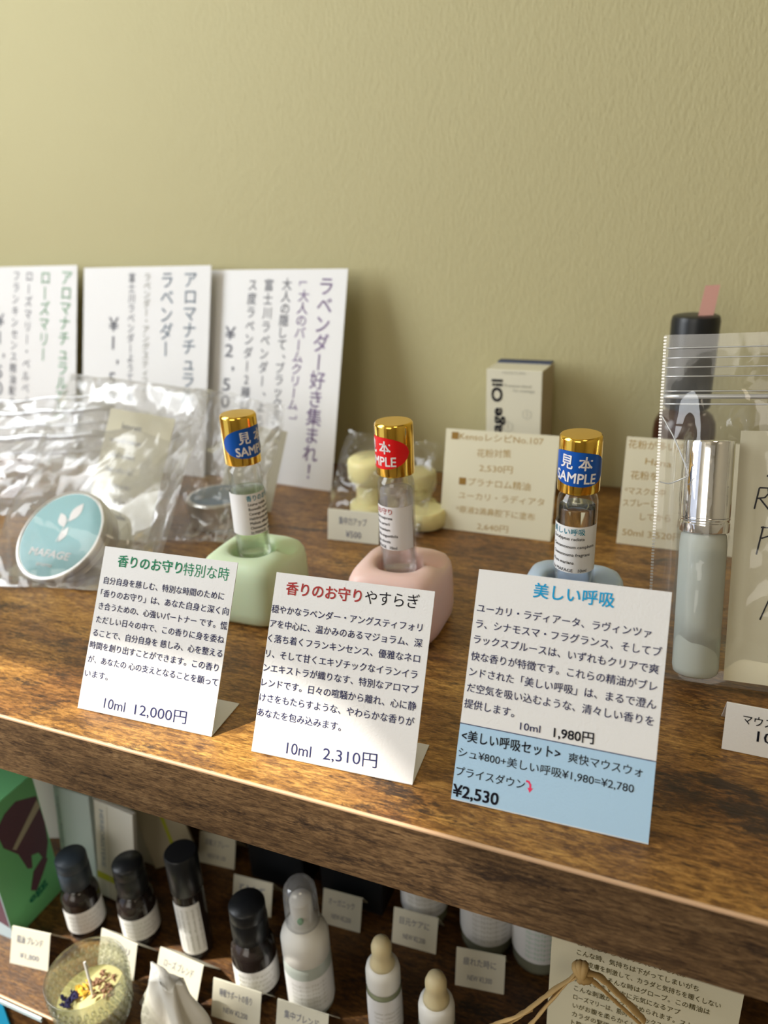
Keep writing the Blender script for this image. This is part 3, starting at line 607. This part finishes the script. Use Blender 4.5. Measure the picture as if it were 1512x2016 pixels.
def quadbag(name, label, bl, br, tl, tr, thick, seed, m='milky', nx=40, ny=48, wr=.003, zips=False, fr=22):
    """film bag spanned between four world corners, puffed on both sides"""
    bl, br, tl, tr = map(V, (bl, br, tl, tr)); nrm = ((br-bl).cross(tl-bl)).normalized()
    r = root(name, label, 'bag', Matrix.Translation(bl))
    vf = pillow(1, 1, lambda a, b: (thick(a, b), thick(a, b)*.5), nx, ny, seed, wr, fr=1, pin=.02)
    v = []
    for p in vf[0]:
        a, b = p[0], p[1]; base = (bl*(1-a)+br*a)*(1-b)+(tl*(1-a)+tr*a)*b
        sc = fr*.12; q = V((a*sc*2.2, b*sc*2.2, seed*5.1+(1 if p[2] > 0 else -1)))
        nn = noise.noise(q)*wr*1.7 + abs(noise.noise(q*2.4))*wr*1.5
        w2 = base + nrm*(p[2] + (nn if p[2] > 0 else -nn*.5)) + V((noise.noise(q+V((5, 0, 0))), noise.noise(q+V((0, 5, 0))), 0))*wr*1.5
        w2.z = max(w2.z, .0006); v.append(w2-bl)
    obj('film', (v, vf[1]), m, r, True)
    if zips:
        rb = []
        for y, rr in zips:
            rb.append(tube([((bl*(1-i/12)+br*(i/12))*(1-y)+(tl*(1-i/12)+tr*(i/12))*y)-bl+nrm*.0150+V((0, 0, .001*sin(i*1.3))) for i in range(13)], rr, 8))
        obj('zip_ribs', join(*rb), 'rib', r, True)
    return r
quadbag('zip_bag', 'large clear bag holding the teal-lidded tin and a handwritten card', (-.4250, .3050, .001), (-.3060, .3300, .001), (-.4750, .4700, .1080), (-.3350, .4700, .1000),
  lambda a, b: .012+.024*math.exp(-((a-.36)/.30)**2-((b-.22)/.26)**2), 2, wr=.0022, fr=13)
r = root('note_card', 'cream handwritten note card in the bag behind the teal-lidded tin', 'card', frame((-.4200, .3950, .0010), (1, .05), 28, -6))
obj('sheet', box(0, .0600, 0, .1000, -.0002, .0002), 'cream', r)
hw = []
rnd = random.Random(4)
for k, (x0, nword) in enumerate(((.014, 8), (.006, 12), (.010, 10), (.008, 11), (.016, 8), (.022, 5), (.018, 8))):
    hw += pen(''.join(rnd.choice('aeulnmorcst') for _ in range(nword)), x0, .086-.0115*k, .0052)
obj('handwriting', strokes(hw, .0005, .0004), 'gray_ink', r)
quadbag('zip_bag', 'clear zip bag with pale ribs lying behind at the left edge', (-.5700, .3900, .001), (-.4400, .4300, .001), (-.5900, .4900, .0720), (-.4450, .5000, .0850),
  lambda a, b: .014, 6, wr=.003, zips=[(.90, .0012), (.78, .0026), (.66, .0012), (.56, .0030), (.42, .0012)], fr=14)
quadbag('zip_bag', 'crumpled clear bag between the handwritten card and the green holder', (-.3650, .4000, .001), (-.2800, .4150, .001), (-.3700, .4950, .0950), (-.2900, .5000, .0820),
  lambda a, b: .010+.010*sin(pi*a), 8, wr=.0035, fr=18)
r = root('tin', 'aluminium tin inside the crumpled clear bag behind the green holder', 'tin', at(-.3280, .4500, .0008))
smooth_by(obj('body', lathe([(.0005, 0), (.0235, 0), (.0250, .0015), (.0250, .0120)], 48), 'alu', r), 30)
smooth_by(obj('lid', lathe([(.0255, .0110), (.0258, .0120), (.0258, .0200), (.0245, .0212), (.0005, .0212)], 48), 'alu', r), 30)
obj('label', lathe([(.0225, .0213), (.0002, .02135)], 40), 'blue_gray', r)
r = root('note_card', 'small pale card inside the crumpled clear bag behind the green holder', 'card', frame((-.3480, .4720, .0010), (1, .1), 25, -8))
obj('sheet', box(0, .0480, 0, .0720, -.0002, .0002), 'tagp', r)
lettering(r, [row('パーム クリーム', .006, .060-.012*k, .040, .060-.012*k, .0045) for k in range(3)], 'blue_gray')

# yellow wax pieces in a clear bag
def waxpiece(x, y, label, s=1.0, rz=0, tilt=0, z=.001):
    prof = [(.0005, 0), (.0150, 0), (.0165, .0015), (.0165, .0100), (.0155, .0115), (.0120, .0125), (.0115, .0140), (.0115, .0250), (.0120, .0265), (.0150, .0275), (.0165, .0300), (.0165, .0400), (.0158, .0425), (.0140, .0438), (.0005, .0442)]
    o = obj('wax_melt', lathe([(a*s, b*s) for a, b in prof], 48), 'wax', None, True, at(x, y, z) @ Matrix.Rotation(R(tilt), 4, 'Y'))
    return tag(smooth_by(o, 50), label, 'wax')
waxpiece(-.2135, .4880, 'pale yellow spool-shaped wax piece standing in the clear bag', 1.12)
waxpiece(-.1820, .5060, 'pale yellow wax piece behind the red-stickered bottle in the clear bag', .80)
o = tag(smooth_by(obj('wax_melt', lathe([(.0005, 0), (.014, 0), (.0155, .002), (.0155, .011), (.014, .013), (.0005, .0135)], 40), 'wax', None, True, at(-.1700, .4840, .0012)), 50), 'low round yellow wax disc at the right end of the clear bag', 'wax')
quadbag('clear_bag', 'crinkled clear bag around the pale yellow wax pieces', (-.2440, .4620, .001), (-.1640, .4600, .001), (-.2500, .5230, .0600), (-.1700, .5230, .0520),
  lambda a, b: .014+.010*sin(pi*a)*sin(pi*b), 11, 'film', wr=.0035, fr=18)

# ------------------------------------------------------------------ lower board
LZ = -.2399
def dark_bottle(x, y, label, s=1.0, capm='blackp', lab=None, view=-50):
    r = root('dropper_bottle' if False else 'essential_oil_bottle', label, 'bottle', at(x, y, LZ))
    p = [(.0005, 0), (.0110, 0), (.0125, .0015), (.0127, .0040), (.0127, .0330), (.0118, .0370), (.0090, .0400), (.0075, .0415), (.0075, .0440)]
    obj('body', lathe([(a*s, b*s) for a, b in p], 40), 'black_glass', r, True)
    n = 48; cp = []
    for rr, z, rb in ((.0098, .0430, 0), (.0101, .0435, 1), (.0101, .0575, 1), (.0099, .0582, 0), (.0102, .0588, 0), (.0102, .0655, 0), (.0096, .0668, 0), (.0002, .0670, 0)): cp.append((rr, z, rb))
    v, f = [], []
    for rr, z, rb in cp:
        for k in range(n): q = rr*s+(.00035 if (rb and k % 2) else 0); v.append((q*cos(2*pi*k/n), q*sin(2*pi*k/n), z*s))
    for i in range(len(cp)-1):
        for k in range(n): a, b = i*n+k, i*n+(k+1) % n; f.append([a, b, b+n, a+n])
    obj('cap', (v, f), capm, r, True)
    L = obj('label', wrap(patch(.062*s, .0190*s, 36), .01285*s, view, .0175*s), 'label', r, True)
    rows = [row('精油ブレンド aroma oil', -.012*s, (.0055-.0036*i)*s, (.010-.002*(i % 2))*s, (.0055-.0036*i)*s, .0022*s, res=1) for i in range(4)]
    obj('lettering', wrap(join(*rows), .0130*s, view, .0175*s), 'fade', L)
    return r
dark_bottle(-.3535, .2640, 'small black bottle with ribbed charcoal cap beside the green carton', 1.0, 'gray_cap', view=-38)
dark_bottle(-.3130, .2730, 'small black bottle between the ribbed-cap bottle and the slim black tube', 1.0, 'blackp', view=-42)
dark_bottle(-.2165, .2680, 'black bottle with white label left of the pump spray bottle', 1.10, 'blackp', view=-52)
r = root('roll_on_bottle', 'slim black roll-on tube with tall white label on the lower board', 'bottle', at(-.2695, .2770, LZ))
obj('body', lathe([(.0005, 0), (.0090, 0), (.0100, .001), (.0102, .003), (.0102, .0560), (.0095, .0585)], 40), 'black_glass', r, True)
smooth_by(obj('cap', lathe([(.0103, .0570), (.0106, .0575), (.0106, .0860), (.0098, .0872), (.0001, .0875)], 40), 'blackp', r), 40)
L = obj('label', wrap(patch(.0225, .0440, 20), .01035, -78, .0280), 'label', r, True)
obj('lettering', wrap(join(*[row('Lavandula officinalis blend', -.018, -.008+.0036*i, .018, -.008+.0036*i, .0022, res=1) for i in range(5)]), .0104, -70, .028, 90), 'fade', L)
r = root('spray_bottle', 'translucent pump spray bottle with white collar and clear overcap', 'bottle', at(-.1800, .2720, LZ))
obj('body', lathe([(.0005, 0), (.0125, 0), (.0142, .0015), (.0147, .005), (.0147, .0400), (.0140, .0455), (.0120, .0490), (.0115, .0510)], 48), 'pet', r, True)
obj('collar', lathe([(.0140, .0440), (.0146, .0450), (.0146, .0580), (.0135, .0620), (.0105, .0655), (.0088, .0675), (.0085, .0700)], 48), 'wplast', r, True)
obj('pump_head', lathe([(.0085, .068), (.0085, .0700), (.0068, .0710), (.0068, .0860), (.0062, .0875), (.0005, .0880)], 32), 'wplast', r, True)
obj('nozzle', move(lathe([(.0015, 0), (.0018, .0005), (.0018, .002), (.0003, .0022)], 16), Matrix.Translation((.003, -.0062, .0770)) @ Matrix.Rotation(R(75), 4, 'X')), 'leaf_ink', r, True)['label'] = 'tiny green nozzle dot'
obj('overcap', lathe([(.0100, .0690), (.0103, .0695), (.0100, .0900), (.0094, .0950), (.0075, .0985), (.0040, .1000), (.0001, .1003)], 40), 'clearcap', r, True)
L = obj('label', wrap(patch(.060, .0300, 36), .01480, -57, .0205), 'label', r, True)
obj('lettering', wrap(join(*[row('ラベンダー ハーブウォーター', -.013, .010-.0036*i, .010, .010-.0036*i, .0023, res=1) for i in range(6)]), .0149, -55, .0205), 'fade', L)
def dropper(x, y, label, tiltx=0, lz=LZ):
    r = root('dropper_bottle', label, 'bottle', at(x, y, lz))
    obj('body', lathe([(.0005, 0), (.0090, 0), (.0102, .0015), (.0104, .004), (.0104, .0350), (.0098, .0385), (.0078, .0400), (.0075, .0420)], 40), 'greenish', r, True)
    obj('collar', lathe([(.0085, .0400), (.0100, .0405), (.0102, .0420), (.0102, .0510), (.0095, .0545), (.0075, .0562)], 40), 'wplast', r, True)
    obj('rubber_bulb', lathe([(.0076, .0555), (.0070, .0585), (.0058, .0620), (.0056, .0640), (.0060, .0670), (.0060, .0700), (.0048, .0735), (.0025, .0750), (.0001, .0753)], 32), 'rubber', r, True)['label'] = 'cream rubber bulb'
    L = obj('label', wrap(patch(.048, .0310, 30), .01055, -62, .0215), 'label', r, True)
    obj('lettering', wrap(join(*[row('Carrier oil blend 10ml', -.008, .008-.0036*i, .009, .008-.0036*i, .0022, res=1) for i in range(5)]), .0107, -60, .019), 'fade', L)
    return r
dropper(-.1290, .2715, 'cream-bulbed dropper bottle right of the pump spray bottle')
dropper(-.0930, .2620, 'cream-bulbed dropper bottle nearest the printed leaflet and raffia bow')
def jar(x, y, label, r_=.0165, gl='jarglass', h=.085, tint='fade'):
    r = root('glass_jar', label, 'bottle', at(x, y, LZ))
    obj('body', lathe([(.0005, 0), (r_-.003, 0), (r_-.0006, .0015), (r_, .005), (r_, h*.78), (r_-.002, h*.86), (r_*.6, h*.93), (r_*.55, h)], 48), gl, r, True)
    obj('cap', lathe([(r_*.66, h*.95), (r_*.7, h*.96), (r_*.7, h*1.2), (.0002, h*1.21)], 40), 'blackp', r, True)
    L = obj('label', wrap(patch(r_*3.6, .036, 36), r_+.00012, -70, .030), 'label', r, True)
    obj('lettering', wrap(join(*[row('フローラルウォーター 100ml', -.012, .012-.0042*i, .012, .012-.0042*i, .0028, res=1) for i in range(7)]), r_+.0002, -70, .030), tint, L)
    return r
jar(-.1330, .3560, 'green-based glass bottle behind the tag, half hidden by the upper board', .0165, 'greenish')
jar(-.0870, .3520, 'grey glass bottle with white label under the upper board, left of its twin', .0180)
jar(-.0520, .3510, 'glass bottle with green-lettered label under the upper board beside the leaflet', .0175, tint='leaf_ink')
def dark_jar(x, y, label, w_=.030, h=.09):
    o = obj('dark_carton', box(-w_, w_, -.012, .014, 0, h, .001, 2), 'blackp', None, False, at(x, y, LZ)); return tag(o, label, 'box')
dark_jar(-.2430, .3520, 'black carton behind the tags left of the pump spray bottle', .0230)
dark_jar(-.1830, .3530, 'black carton behind the tags right of the pump spray bottle', .0235)

# tags on the lower board
T = [(-.3850, .2230, .0300, 8, 'white tag at the lower left corner beside the candle glass', 24, ('精油 ブレンド', '¥1,800')),
     (-.3270, .2430, .0310, -3, 'white tag just behind the candle glass', 22, ('ユーカリ', '¥2,200')),
     (-.2815, .2430, .0345, -2, 'white tag behind the crumpled tissue', 30, ('ローズ ブレンド', '')),
     (-.2345, .2400, .0335, 3, 'white tag in front of the black bottle and the pump spray bottle', 20, ('睡眠サポートの香り', 'NEW ¥2,200')),
     (-.1900, .2420, .0335, 3, 'white tag at the bottom edge below the pump spray bottle', 20, ('集中ブレンド', '¥2,200')),
     (-.3125, .3380, .0310, 5, 'white tag behind the slim black tube', 20, ('消毒スプレー', 'NEW ¥1,100')),
     (-.2650, .3115, .0310, 4, 'white tag behind the tallest black bottle', 20, ('ひば', '¥1,100')),
     (-.1985, .3225, .0290, 3, 'white tag right of the pump spray bottle', 20, ('オーガニック', 'NEW ¥2,200')),
     (-.1465, .3250, .0310, 3, 'white tag in front of the green-based glass bottle', 20, ('目元ケアに', 'NEW ¥2,200')),
     (-.0975, .3110, .0310, 8, 'white tag in front of the grey glass bottles', 20, ('疲れた時に', 'NEW ¥3,300'))]
for x, y, wd, rz, lab, tl, (ta, tb_) in T:
    rows = [(ta, .15, .70, .82, .20)]
    if tb_: rows.append((tb_, .25, .28, .75, .18))
    mw = Matrix.Translation((x, y, LZ)) @ frame((0, 0, 0), (cos(R(rz)), sin(R(rz))), tl)
    tent(mw, wd, .0245, .014, tl, lab, rows, 'tagp', 'gray_ink')

# green carton at the left
r = root('carton', 'bright green carton with plum-coloured picture at the lower left', 'box', at(-.395, .237, LZ))
obj('body', box(-.040, 0, 0, .046, 0, .108, .0004, 1), 'brochure', r)
obj('side_panel', box(-.0398, -.0002, -.00012, 0, .0002, .1075), 'brochure_side', r)['label'] = 'pale blue narrow side'
def yz(pts, x=.00015): return [(x, y-.237-.006, z+.24) for y, z in pts], [list(range(len(pts)))]
obj('picture', yz([(.2530, -.150), (.262, -.143), (.272, -.141), (.2875, -.150), (.2885, -.175), (.2868, -.192), (.281, -.205), (.2775, -.193), (.272, -.190), (.270, -.200), (.2665, -.197), (.263, -.180), (.2545, -.166)]), 'plum', r)['label'] = 'plum brown picture'
obj('picture_band', yz([(.2600, -.1725), (.2625, -.1755), (.2882, -.160), (.2870, -.153)], .0003), 'beige', r)
obj('picture_leaf', yz([(.2640, -.2150), (.270, -.203), (.280, -.199), (.283, -.204), (.276, -.212), (.268, -.2195)], .0003), 'plum', r)
RYZ = Matrix(((0, 0, 1, 0), (1, 0, 0, 0), (0, 1, 0, 0), (0, 0, 0, 1)))
lettering(r, [move(row('egg', 0, 0, .016, 0, .0080, .03), Matrix.Translation((.0001, .018, .0180)) @ RYZ @ Matrix.Rotation(R(12), 4, 'Z'))], P('deep green ink', (.01, .20, .12), .5))
obj('picture', ([(-.030, -.0002, .020), (-.001, -.0002, .012), (-.001, -.0002, .050), (-.014, -.0002, .075), (-.030, -.0002, .060)], [[0, 1, 2, 3, 4]]), 'plum', r)
# white boxes
def carton(x, y, w_, d, h, rz, m, label):
    r = root('carton', label, 'box', at(x, y, LZ, rz)); obj('body', box(0, w_, 0, d, 0, h, .0008, 2), m, r); return r
def packet(x, y, wd, ht, tilt, roll, m, label, u=(1, -.05), th_=.004):
    r = root('packet', label, 'packet', Matrix.Translation((x, y, LZ+.0008+.035*abs(sin(R(roll))))) @ frame((0, 0, 0), u, tilt, roll)); obj('body', box(0, wd, 0, ht, -th_, 0, .0006, 2), m, r); return r
r = packet(-.4010, .2900, .0350, .0780, 9, 2, 'ltblue', 'pale blue upright packet beside the green carton')
lettering(r, [row('organic flower water', .0040, .070, .0040, .012, .0032)], 'blue_gray')
r = packet(-.3650, .2870, .0360, .0800, 9, -2, 'offwhite', 'off-white upright packet with vertical lettering and lime stripe')
lettering(r, [row('HERBORISTERIE', .0070, .074, .0070, .026, .0048, .01)], 'blue_gray')
obj('stripe', box(.0002, .0358, .0150, .0205, 0, .0002), 'lime', r)['label'] = 'lime green stripe'
obj('crease', strokes([[(.0125, .0005), (.0125, .0795)]], .0004, .0003), 'beige', r)
r = packet(-.4000, .3250, .0600, .1220, 6, 0, 'beige', 'beige upright packet behind the pale blue and off-white packets')
obj('print_mark', join(*[([(x, z, .0002), (x+.008, z+.002, .0002), (x+.007, z+.005, .0002), (x+.001, z+.004, .0002)], [[0, 1, 2, 3]]) for x, z in ((.006, .088), (.02, .086), (.034, .084))]), 'dried', r)
r = packet(-.3340, .3150, .0340, .1200, 8, 12, 'beige', 'beige upright packet with an olive stripe behind the black bottles', (1, .45))
obj('stripe', box(.0180, .0205, .001, .119, 0, .0002), 'lime', r)
r = carton(-.4740, .3050, .050, .022, .118, 20, 'offwhite', 'off-white carton with black print at the left edge behind the green carton')
obj('print_mark', face(([(.020, .06, 0), (.044, .070, 0), (.046, .105, 0), (.030, .110, 0)], [[0, 1, 2, 3]])), 'black', r)
# candle glass
gx, gy = -.3005, .2140
r = root('candle_glass', 'embossed glass holding a wax candle with dried flowers at the lower left', 'candle', at(gx, gy, LZ))
n = 96; v = []; f = []
prof = [(.0165, 0), (.0185, .001), (.0200, .004)]+[(.0205+.0022*(i/16), .006+.030*i/16) for i in range(17)]+[(.0232, .0400), (.0240, .0420), (.0236, .0426), (.0228, .0418)]+[(.0224-.0022*i/8, .039-.031*i/8) for i in range(9)]+[(.001, .0065)]
for i, (rr, z) in enumerate(prof):
    for k in range(n):
        q = rr
        if 3 <= i < 20: q += .0006*abs(sin(k*pi/4))*abs(sin(i*pi/3.0))
        v.append((q*cos(2*pi*k/n), q*sin(2*pi*k/n), z))
for i in range(len(prof)-1):
    for k in range(n): a, b = i*n+k, i*n+(k+1) % n; f.append([a, b, b+n, a+n])
f.append(list(range(n))[::-1])
obj('glass_wall', (v, f), 'tglass', r, True)
bl_ = []
for j in range(5):
    for k in range(36):
        a = 2*pi*(k+.5*(j % 2))/36; rr = .0216+.0004*j; z = .012+j*.0055; m_ = Matrix.Translation((rr*cos(a), rr*sin(a), z)) @ Matrix.Diagonal((1, 1, 1.6, 1))
        bl_.append(move(lathe([(.0001, -.0014), (.0011, -.0010), (.0015, 0), (.0011, .0010), (.0001, .0014)], 8), m_))
obj('bead_pattern', join(*bl_), 'tglass', r, True)['kind'] = 'stuff'
obj('wax', lathe([(.0005, .008), (.0200, .008), (.0206, .0210), (.0195, .0222), (.0005, .0220)], 48), 'candle', r, True)
obj('wick', tube([(.0005, 0, .021), (.000, 0.001, .030), (-.004, .004, .044)], .0008, 8), 'wick', r)
def clump(n, cx, cy, spread, s, seed):
    rn = random.Random(seed); vs = []
    for k in range(n):
        a, d = rn.uniform(0, 6.28), spread*math.sqrt(rn.random()); x, y = cx+d*cos(a), cy+d*sin(a); z = .0218+rn.random()*.0030
        rot = Matrix.Translation((x, y, z)) @ Matrix.Rotation(rn.uniform(0, 6), 4, 'Z') @ Matrix.Rotation(rn.uniform(-.9, .9), 4, 'X')
        l = s*rn.uniform(.7, 1.3); vs.append(move(([(-l, 0, 0), (0, -l*.45, .0004), (l, 0, 0), (0, l*.45, .0004), (0, 0, .0012), (0, 0, -.0006)], [[0, 1, 4], [1, 2, 4], [2, 3, 4], [3, 0, 4], [1, 0, 5], [2, 1, 5], [3, 2, 5], [0, 3, 5]]), rot))
    return join(*vs)
obj('violet_flower', clump(34, -.0105, -.0080, .0050, .0024, 1), 'violet', r)['kind'] = 'stuff'
obj('dried_petals', clump(46, .0030, .0060, .0090, .0022, 2), 'dried', r)['kind'] = 'stuff'
obj('yellow_petals', clump(14, -.0060, .0010, .0050, .0028, 3), 'petal', r)['kind'] = 'stuff'
# crumpled tissue
v, f = [], []; nx, ny = 26, 30
for j in range(ny+1):
    for i in range(nx*2):
        b = j/ny; a = 2*pi*i/(nx*2); rr = .0120+.009*(1-b)**1.5 - .002*b
        q = V((cos(a)*1.3, sin(a)*1.3, b*.9)); rr *= 1+.16*sin(a*5+b*1.5)+.35*noise.noise(q*1.5)
        v.append((rr*cos(a)*1.15+.002*b, rr*sin(a)*.55, .040*b*(1+.22*noise.noise(V((cos(a)*1.3, sin(a)*1.3, 7)))) ))
m_ = nx*2
for j in range(ny):
    for i in range(m_): a, b = j*m_+i, j*m_+(i+1) % m_; f.append([a, b, b+m_, a+m_])
f.append([ny*m_+i for i in range(m_)])
o = obj('tissue', (v, f), 'linen', None, True, at(-.2540, .2290, LZ+.0005)); tag(o, 'crumpled off-white tissue in front of a white tag at the bottom edge', 'tissue')
# leaflet at the right of the lower board
r = root('leaflet', 'cream printed leaflet with dense lettering under the right of the upper board', 'leaflet', frame((-.0335, .2650, LZ+.0003), (1, 0), 2))
obj('sheet', box(0, .0870, 0, .1290, -.0010, 0), 'cream', r)
ln = ['おトもしいしてカサブれている人は', 'こんな時、気持ちは下がってしまいがち', 'す。皮膚を刺激して、カラダと気持ちを暖くしない', 'ませんね。そんな時はグローブ。この精油は', 'えてくれます。次に元気になるアプ', 'こんな刺激がきっと求められます。ストレ', 'ローズマリーは、筋肉をリラックスさせてあげましょう', 'いがお腹を柔らかくして力を与えて', 'カラダの緊張を抑えてくれるので', 'ト筋肉をほぐしながら元気をくれます', '香りの力で毎日を心地よく過ごせ', 'るように選びました。お好きな香り']
lettering(r, [row(s, .0125, .1225-.0062*i, .0125+min(.066, .0031*len(s)), .1225-.0062*i, .0036, .01, res=2) for i, s in enumerate(ln)], 'olive_ink')
# raffia-tied pouch
r = root('raffia_pouch', 'kraft pouch tied with a tan raffia bow in front of the cream leaflet', 'pouch', at(-.0230, .2420, LZ))
v, f = [], []
for j in range(15):
    b = j/14
    for i in range(36):
        a = 2*pi*i/36; rr = .020*(1-b**3*.62)*(1+.08*sin(a*7+b*3)*b); v.append((rr*cos(a)*1.2, rr*sin(a)*.7, .062*b))
for j in range(14):
    for i in range(36): a, b = j*36+i, j*36+(i+1) % 36; f.append([a, b, b+36, a+36])
f.append(list(range(36))[::-1]); f.append([14*36+i for i in range(36)])
obj('pouch_body', (v, f), 'pouch', r, True)
K = V((.0068, .0050, .1325))   # knot
def st(*pts, r0=.0022):
    q = spline([V(p) for p in pts], 7); return tube(q, [r0*(.75+.6*abs(noise.noise(V((i*.35, r0*900, pts[0][0]*90)))))*.85 for i in range(len(q))], 8, .34)
kn = tuple(K)
for pts, r0 in (((kn, (-.004, .005, .1170), (-.0168, .0045, .0960), (-.028, .003, .079), (-.030, .001, .066), (-.012, 0, .060)), .0024),
                (((.004, .005, .131), (-.0033, .0045, .1150), (-.0130, .003, .093), (-.0185, .001, .078), (-.010, 0, .060)), .0020),
                (((-.0150, .0045, .0970), (-.024, .003, .088), (-.034, .002, .0790), (-.043, .001, .066), (-.020, 0, .058)), .0017),
                ((kn, (.0140, .006, .1320), (.0226, .005, .1263), (.030, .004, .121), (.0356, .003, .1165)), .0024),
                (((.008, .005, .1310), (.0150, .004, .1280), (.0230, .003, .1225), (.0340, .002, .1150)), .0015)):
    obj('raffia_strand', st(*pts, r0=r0), 'raffia', r, True)
for a in (40, 70, 100): obj('raffia_knot', move(tube([(.0042*cos(t*.5), .0026*sin(t*.5), 0) for t in range(14)], .0019, 8), Matrix.Translation(K) @ Matrix.Rotation(R(a), 4, 'Y')), 'raffia', r, True)
# blue leaflet hanging under the lower edge
r = root('leaflet', 'sky blue leaflet hanging at the bottom left corner below the lower board', 'leaflet', at(-.37, FY-.0008, -.30))
obj('sheet', box(-.10, 0, -.0010, 0, -.04, .0565), 'bluepanel', r)
obj('sky_sheen_edge', box(-.10, .034, -.0014, -.0002, .0560, .0590), 'ltblue', r)['label'] = 'pale blue strip along the board edge, painted sky reflection'  # sky light reflected along the board edge, painted as a strip
